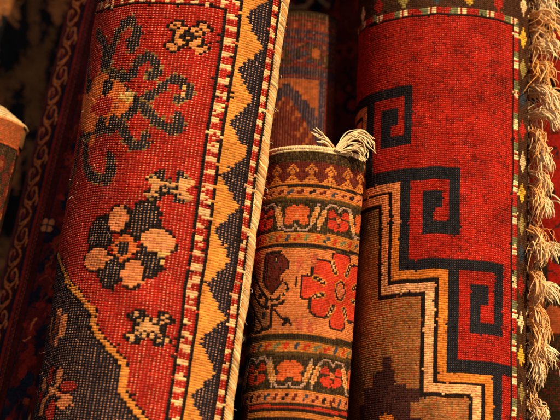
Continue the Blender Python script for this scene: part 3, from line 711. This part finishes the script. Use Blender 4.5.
for (py, dx, dz, sp, kind, tan) in FR:
    root = r.xyz(np.array([r.len]), np.array([h_of(py) - 6.5 + random.uniform(-2, 2)]), 0.5)[0]
    tip = root + np.array([dx * 1.02, -10 - random.uniform(0, 10), -dz])
    items = strands(root + np.array([0.5, 0, 2.0]), tip, random.randint(22, 34), sp * 0.95, 2.5, rad=(0.45, 1.0), curl=2.6, root_r=2.6, bulge=(4.0, -8, 4.5 if kind else 1.0), warm=tan * 0.85, seg=16)
    items += strands(root + np.array([0.5, -1, -1.0]), root + (tip - root) * 0.75 + np.array([random.gauss(0, 3), -4, -5]), 14, sp * 1.5, 4, rad=(0.22, 0.5), curl=3.6, root_r=3.2, bulge=(6, -9, 4), warm=0.5 + tan * 0.6, seg=18)
    o = tubes_mesh('tassel', items, M_YARN, t_red)
    if kind:                                                 # the knot that gathers the warps
        mid = root + (tip - root) * 0.36 + np.array([2.2, -6.0, 4.2]); kn = []
        for k in range(11):
            a = np.linspace(0, 2 * np.pi * 0.97, 16)[:, None]; rr_ = random.uniform(2.6, 5.0)
            ax = np.array([random.gauss(0.5, .5), random.gauss(0, .5), 1.0]); ax /= np.linalg.norm(ax); e1 = np.cross(ax, [0, 1, 0]); e1 /= np.linalg.norm(e1); e2 = np.cross(ax, e1)
            kn.append((mid + np.array([random.gauss(0, 1.2), random.gauss(0, .6), random.gauss(0, 1.6)]) + rr_ * (np.cos(a) * e1 + np.sin(a) * e2), 0.6, yarn_colour(0.9, 1.2, random.uniform(0, .4))))
        q = tubes_mesh('knot', kn, M_YARN, t_red); q.parent = o
# thin wavy warps hanging along the edge between the tassels
items = []
for k in range(240):
    py = random.uniform(-40, 440); root = r.xyz(np.array([r.len]), np.array([h_of(py) - 6]), 0.3)[0]
    items += strands(root, root + np.array([random.uniform(1, 13), random.uniform(-10, 0), -random.uniform(12, 40)]), 1, 2.2, 3.0, rad=(0.22, 0.45), curl=2.8, root_r=1.0, bulge=(4, -3, 0), warm=0.7, seg=16)
tubes_mesh('loose_threads', items, M_YARN, t_red)['kind'] = 'stuff'

# ------------------------------------------------------------------ 3  the short roll with the peach field
r = R['short']; kw, kh = 1.75, 1.8
ra, rb = sheet_rows(r, kh, 70.6 * kh)
t_short = thing('rolled_carpet', base_of(r), 'short carpet roll with peach field, big red flower and cream tassels on top', 'carpet roll', GROUP)
cv = Canvas(r, kw, kh, ra, rb)
build_sheet('carpet_body', cv, pattern_short, t_short, 3, 3, amp=0.46, tick=0.12, fine_c=(-1, 96), fine_r=(-108, 72), wave=0.35, vary=0.2, weft_shade=0.75)
# the corded rim and the inner turns of the roll
def ring_path(roll, s0, s1, h, d, n=160, tilt=0.0):
    s = np.linspace(s0, s1, n); return roll.xyz(s, np.full(n, h) + tilt * np.sin(s / 23.0) * 0.5, np.full(n, d))
items = []
for (hh, dd, rad, tint) in [(rb * kh + 0.6, -0.6, 2.0, (0.80, 0.58, 0.30)), (rb * kh + 1.8, -3.0, 1.8, (0.62, 0.42, 0.20))]:
    p = ring_path(r, 4, r.len - 0.5, hh, dd, 420, 0.8)
    w = 1 + 0.16 * np.sin(np.arange(420) * 2.1) + rng.normal(0, 0.05, 420)
    c = np.array(tint) * np.clip(rng.normal(1, 0.14, (420, 1)), 0.6, 1.3)
    items.append((p, rad * w, c))
tubes_mesh('rim_cord', items, M_CORD, t_short)
inner = [(b * f, c * f) for f, (a0, a1) in [(1, (0, 1))] for b, c in [(0, 0)]]
spiral = []
for k in range(420):
    a = k / 420 * 2 * np.pi * 4 + 1.1; rad = 46 - 9.5 * (k / 420 * 4); spiral.append((rad * math.sin(a), rad * math.cos(a)))
sp = Roll(r.O + r.A * r.htop, r.O - r.A * r.htop, spiral)
ss = np.linspace(0, sp.len, 500); hh = np.array([rb * kh - 60, rb * kh - 1.0])
SS, HH = np.meshgrid(ss, hh); V = world(sp.xyz(SS, HH)).reshape(-1, 3); idx = np.arange(1000).reshape(2, 500)
F = np.stack([idx[:-1, :-1], idx[:-1, 1:], idx[1:, 1:], idx[1:, :-1]], -1).reshape(-1, 4)
link_mesh('inner_turns', V, F, M_WOOL, t_short, np.tile(DYE['maroon'], (1000, 1)))
# two knotted tassels at the back of the rim
def rim_point(px, lift=0.0):
    f = np.linspace(r.len * 0.55, r.len, 500); p = r.xyz(f, np.full(500, rb * kh), 0.0)
    i = np.argmin(np.abs(p[:, 0] - (px - 280))); return p[i] + r.A * lift
root = rim_point(334, 1.0) + np.array([0, 2.0, 0])
items = []
for k in range(15):
    tip = at(314 + random.uniform(-3, 7), 129 + random.uniform(-2, 9), root[1] - random.uniform(-4, 8))
    items += strands(root, tip, 1, 0.9, 0.6, rad=(0.6, 1.0), curl=0.8, root_r=2.2, bulge=(1.5, 0, 1), warm=0.15)
tubes_mesh('tassel', items, M_YARN, t_short)
items = []
arcs = [[(336, 150), (343, 140), (352, 133), (362, 132), (370, 138), (373, 142)], [(336, 150), (343, 143), (352, 137), (361, 137), (368, 143), (371, 150)], [(338, 151), (346, 145), (354, 142), (361, 144), (366, 151), (367, 158)],
        [(340, 152), (348, 149), (356, 147), (362, 150), (365, 156)], [(337, 150), (346, 138), (356, 134), (365, 138), (369, 146)]]
for k in range(52):
    A_ = random.choice(arcs); j = np.array([random.gauss(0, 1.7), random.gauss(0, 1.5)]); y0 = root[1]
    pts = [at(px + j[0] * (0.3 + i * 0.3), py + j[1] * (0.3 + i * 0.3), y0 - 1.0 * i - random.uniform(0, 5)) for i, (px, py) in enumerate(A_)]
    p = smooth_curve(pts[:random.choice([4, 5, 6])], 6); tt = np.linspace(0, 1, len(p)); p = p + np.stack([np.sin(tt * random.uniform(5, 12) + k), np.cos(tt * 7 + k), np.sin(tt * random.uniform(5, 13) + 2 * k)], 1) * 1.1 * tt[:, None] ** 0.5; rd = random.uniform(0.45, 0.9) * np.linspace(1.1, 0.7, len(p)); rd[-1] *= 0.4
    items.append((p, rd, yarn_colour(0.8, 1.12, random.uniform(0, 0.35))))
tubes_mesh('tassel', items, M_YARN, t_short)

# ------------------------------------------------------------------ 4  dark roll with the scrolling vine, left
PR = arc(66, 95, 262, 60)[:-1] + arc(73, -98, 95, 110)
r = Roll(at(138, 0, 205), at(38, 420, 205), PR)
kw = kh = 1.6
s_sil = float(np.interp(-73, [-74, -72], [0, 0])) + r.S[np.argmin(r.P[:, 0])]
ra, rb = sheet_rows(r, kh, r.htop + 330)
t = thing('rolled_carpet', base_of(r), 'dark wine-red carpet roll with orange vine border, half hidden behind the saw-tooth roll', 'carpet roll', GROUP)
cv = Canvas(r, kw, kh, ra, rb, sref=s_sil)
build_sheet('carpet_body', cv, pattern_vine, t, 3, 3, amp=0.30, tick=0.0, fine_c=(-90, 6), fine_r=(-150, 150), wave=0.6, vary=0.2)

# ------------------------------------------------------------------ 5  ribbed brown-red roll, shade painted into its dyes
PR = arc(37, 60, 262, 50)[:-1] + arc(43, -98, 64, 70)
r = Roll(at(302, 26, 150), at(284, 420, 150), PR)
kw, kh = 3.0, 1.9
s_mid = r.S[60 + np.argmin(np.abs(r.P[60:, 0]))]
ra0, rb0 = sheet_rows(r, kh, r.htop)
top_h = r.htop
class Shift(Canvas): pass
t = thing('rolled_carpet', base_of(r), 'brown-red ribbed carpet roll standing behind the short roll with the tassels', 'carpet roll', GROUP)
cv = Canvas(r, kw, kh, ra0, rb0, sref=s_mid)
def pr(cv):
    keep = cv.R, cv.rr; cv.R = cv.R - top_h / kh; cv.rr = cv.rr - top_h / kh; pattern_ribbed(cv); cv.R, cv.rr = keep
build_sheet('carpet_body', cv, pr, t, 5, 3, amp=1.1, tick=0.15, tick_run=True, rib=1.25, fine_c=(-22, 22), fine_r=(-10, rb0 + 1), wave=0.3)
p = r.xyz(np.linspace(2, r.len - 1, 260), np.full(260, top_h + 0.5), -0.8)
tubes_mesh('rim_cord', [(p, 2.2, np.array(DYE['umber']) * np.clip(rng.normal(1, .2, (260, 1)), .5, 1.6))], M_CORD, t)
spiral = []
for k in range(300):
    a = k / 300 * 2 * np.pi * 3 + 1.1; rad = 35 - 9.5 * (k / 300 * 3); spiral.append((rad * math.sin(a), rad * math.cos(a)))
def turns(roll, spiral, h1, name, parent, colr, deep=60, n=400):
    sp = Roll(roll.O + roll.A * roll.htop, roll.O - roll.A * roll.htop, spiral)
    SS, HH = np.meshgrid(np.linspace(0, sp.len, n), np.array([h1 - deep, h1])); V = world(sp.xyz(SS, HH)).reshape(-1, 3); idx = np.arange(2 * n).reshape(2, n)
    F = np.stack([idx[:-1, :-1], idx[:-1, 1:], idx[1:, 1:], idx[1:, :-1]], -1).reshape(-1, 4)
    return link_mesh(name, V, F, M_WOOL, parent, np.tile(colr, (2 * n, 1)))
turns(r, spiral, top_h - 1, 'inner_turns', t, DYE['maroon'])

# ------------------------------------------------------------------ 6  narrow maroon roll behind the red one
PR = arc(34, 60, 262, 40)[:-1] + arc(40, -98, 64, 60)
r = Roll(at(364, 0, 335), at(356, 420, 335), PR)
kw = kh = 2.0
ra, rb = sheet_rows(r, kh, r.htop + 330)
cv = Canvas(r, kw, kh, ra, rb)
t = thing('rolled_carpet', base_of(r), 'slim dark maroon carpet roll, showing as a strip left of the bright red roll', 'carpet roll', GROUP)
build_sheet('carpet_body', cv, lambda cv: pattern_scroll(cv, 8, 'wine', ['ink', 'blood', 'maroon', 'umber'], ['rust', 'ink', 'blood'], 260, 9), t, 3, 3, amp=0.3, fine_c=(30, 75), fine_r=(-20, 130), wave=0.4)

# ------------------------------------------------------------------ 7  red and black roll beyond the fringe, right
PR = arc(73, 60, 262, 50)[:-1] + arc(80, -98, 64, 90)
r = Roll(at(588, 0, 218), at(583, 420, 218), PR)
kw, kh = 2.2, 2.2
ra, rb = sheet_rows(r, kh, r.htop + 330)
cv = Canvas(r, kw, kh, ra, rb)
def pattern_right(cv):
    pattern_scroll(cv, 21, 'red', ['navy', 'black', 'red', 'brick'], ['black', 'navy', 'maroon'], 420, 11)
    low = cv.R < -42 - 6 * np.sign(np.sin(cv.C * 0.35)); cv.put(low, 'umber')
    for k in range(12):
        cv.poly([(74 - (k % 2) * 14 + dx, -52 - k * 16 + dy) for dx, dy in [(-9, -12), (8, -12), (8, 4), (2, 10), (-4, 8), (-9, 2)]], 'terra')
    m = (cv.R > 70); cv.put(m & ((cv.C // 7 + cv.R // 8).astype(int) % 3 == 0), 'slate'); cv.put(m & ((cv.C // 7 + cv.R // 8).astype(int) % 3 == 1), 'umber')
    cv.put((cv.R < -72), 'umber'); cv.put((cv.R < -72) & (rng.random(cv.R.shape) < .2), 'maroon')
t = thing('rolled_carpet', base_of(r), 'red and black carpet roll partly seen beyond the cream fringe at the right', 'carpet roll', GROUP)
build_sheet('carpet_body', cv, pattern_right, t, 4, 4, amp=0.42, tick=0.35, fine_c=(40, 110), fine_r=(-110, 110), wave=0.4)

# ------------------------------------------------------------------ 8  small roll with the cream telescoped end, far left
PR = arc(38, 60, 262, 50)[:-1] + arc(44, -98, 64, 80)
r = Roll(at(-11, 124, 105), at(-85, 420, 105), PR)
kw = kh = 2.0
ra, rb = sheet_rows(r, kh, r.htop)
cv = Canvas(r, kw, kh, ra, rb)
top_r = r.htop / kh
def pattern_small(cv):
    D_ = (top_r - cv.R) * kh
    cv.put(D_ > -99, 'shadepale'); cv.put((D_ < 26) & (rng.random(D_.shape) < 0.3), 'rust'); cv.put((D_ > 26) & (D_ < 30), 'black')
    m = D_ >= 30; cv.put(m, 'umber')
    for k in range(-2, 14):
        for j in range(0, 9):
            c = k * 9.0; rr_ = top_r - 24 - j * 13
            cv.ell(c, rr_, 3.2, 4.2, 'shade'); cv.ell(c + 4.4, rr_ - 6.5, 2.4, 3.0, 'maroon'); cv.ell(c, rr_, 1.4, 1.8, 'shadepale')
    cv.put((D_ > 25) & (D_ < 27), 'rust'); cv.put(D_ < 2, 'sand')
t = thing('rolled_carpet', base_of(r), 'small orange-brown carpet roll with a cream coiled end at the far left', 'carpet roll', GROUP)
build_sheet('carpet_body', cv, pattern_small, t, 3, 3, amp=0.4, tick=0.2, fine_c=(-1, 80), fine_r=(-25, rb + 1), wave=0.5)
items = []
for f in range(5):                                          # inner turns that have slid out, each edged in cream
    rad = 41 - f * 6.5; hh = r.htop + 1.0 + f * 3.9
    a = np.linspace(0, 2 * np.pi, 120); p = r.O + (hh + 1.2 * np.sin(a + 1))[:, None] * r.A + (rad * np.sin(a))[:, None] * r.B + (rad * np.cos(a))[:, None] * r.C
    items.append((p, 1.25 + rng.normal(0, .10, 120), np.array((0.80, 0.55, 0.28)) * np.clip(rng.normal(1 - 0.06 * f, .12, (120, 1)), .5, 1.2)))
tubes_mesh('rim_cord', items, M_CORD, t)
Vs = []
a = np.linspace(0, 2 * np.pi, 97); prof = []
for f in range(5):
    rad = 40 - f * 6.5; hh = r.htop + f * 3.9
    prof += [(rad, hh - (20 if f == 0 else 3.9)), (rad, hh), (rad - 6.0, hh - 0.4)]
A_, Pq = np.meshgrid(a, np.arange(len(prof))); rad = np.array([q[0] for q in prof])[Pq]; hh = np.array([q[1] for q in prof])[Pq]
V = world(r.O + hh[..., None] * r.A + (rad * np.sin(A_))[..., None] * r.B + (rad * np.cos(A_))[..., None] * r.C).reshape(-1, 3)
n, m = A_.shape; idx = np.arange(n * m).reshape(n, m); F = np.stack([idx[:-1, :-1], idx[:-1, 1:], idx[1:, 1:], idx[1:, :-1]], -1).reshape(-1, 4)
link_mesh('inner_turns', V, F, M_WOOL, t, np.tile((0.16, 0.07, 0.025), (n * m, 1)))

# ------------------------------------------------------------------ 9  carpets hanging behind
def hanging(px, py_mid, y, width, h_up, h_dn, kw, pattern, label, fold=6.0, **kwargs):
    x = np.linspace(-width / 2, width / 2, 160)
    prof = [(xx, fold * math.sin(xx / 47.0) + 0.5 * fold * math.sin(xx / 21.0 + 1)) for xx in x]
    mid = at(px, py_mid, y)
    up = UPV.copy()
    r = Roll(mid + up * 100, mid - up * 100, prof)
    cv = Canvas(r, kw, kw, -int(h_dn / kw), int(h_up / kw), sref=r.len / 2)
    o = build_sheet('hanging_carpet', cv, pattern, None, 2, 2, amp=0.3, wave=1.5, **kwargs)
    tag(o, label, 'hanging carpet', 'carpets hanging behind the rolls')
    return o
hanging(36, 60, 470, 560, 560, 470, 3.2, pattern_hanging, 'dim black and rust hanging carpet with leaf figures behind the far left roll', ragged=0.6, reach=2)
hanging(505, 20, 430, 680, 560, 440, 2.6, lambda cv: pattern_scroll(cv, 33, 'night', ['blood', 'wine', 'ink', 'brick', 'night'], ['cream', 'shell', 'cream', 'ink'], 860, 20), 'navy hanging carpet with red blossoms and pale outlines, seen above the ribbed roll')

# ------------------------------------------------------------------ ground under the rolls
m, nt, b = nodes_of('dusty_stone'); N, Lk = nt.nodes, nt.links
tc = N.new('ShaderNodeTexCoord'); nz = N.new('ShaderNodeTexNoise'); nz.inputs['Scale'].default_value = 9; nz.inputs['Detail'].default_value = 8
cr = N.new('ShaderNodeValToRGB'); cr.color_ramp.elements[0].color = (0.09, 0.07, 0.055, 1); cr.color_ramp.elements[1].color = (0.22, 0.18, 0.14, 1)
Lk.new(tc.outputs['Object'], nz.inputs['Vector']); Lk.new(nz.outputs['Fac'], cr.inputs['Fac']); Lk.new(cr.outputs['Color'], b.inputs['Base Color']); b.inputs['Roughness'].default_value = 0.9
g = 20.0
o = link_mesh('ground', np.array([(-g, -g, GROUND), (g, -g, GROUND), (g, g, GROUND), (-g, g, GROUND)]), [(0, 1, 2, 3)], m, smooth=False)
o['kind'] = 'structure'; o['label'] = 'dusty stone ground under the carpet rolls'

# ------------------------------------------------------------------ light
SUN_AZ, SUN_EL = math.radians(35), math.radians(42)
d = Vector((math.sin(SUN_AZ) * math.cos(SUN_EL), -math.cos(SUN_AZ) * math.cos(SUN_EL), math.sin(SUN_EL)))
sl = bpy.data.lights.new('sun', 'SUN'); sl.energy = 5.0; sl.angle = math.radians(0.5); sl.color = (1.0, 0.75, 0.43)
so = bpy.data.objects.new('sun', sl); COL.objects.link(so); so.rotation_euler = d.to_track_quat('Z', 'Y').to_euler(); so.location = d * 3
W = bpy.data.worlds.new('World'); S.world = W; W.use_nodes = True
nt = W.node_tree; bg = nt.nodes['Background']
sky = nt.nodes.new('ShaderNodeTexSky'); sky.sky_type = 'NISHITA'; sky.sun_disc = False; sky.sun_elevation = SUN_EL; sky.sun_rotation = math.atan2(d.x, d.y)
nt.links.new(sky.outputs[0], bg.inputs['Color']); sky.ozone_density = 0.3; sky.dust_density = 3.0; sky.air_density = 0.8; bg.inputs['Strength'].default_value = 0.055

# ------------------------------------------------------------------ camera
cam = bpy.data.cameras.new('camera'); co = bpy.data.objects.new('camera', cam); COL.objects.link(co)
co.location = (0, -DIST * 0.001, 0); co.rotation_euler = (math.radians(90), 0, 0)
cam.sensor_fit = 'HORIZONTAL'; cam.sensor_width = 36; cam.lens = 36 * DIST / 560.0
cam.clip_start = 0.1; cam.clip_end = 100
cam.dof.use_dof = True; cam.dof.focus_distance = DIST * 0.001 - 0.015; cam.dof.aperture_fstop = 4.8
S.camera = co
S.view_settings.view_transform = 'Standard'; S.view_settings.look = 'None'; S.view_settings.exposure = 0.12; S.view_settings.gamma = 1.0
S.render.film_transparent = False
S.cycles.use_denoising = True; S.cycles.max_bounces = 6; S.cycles.diffuse_bounces = 4
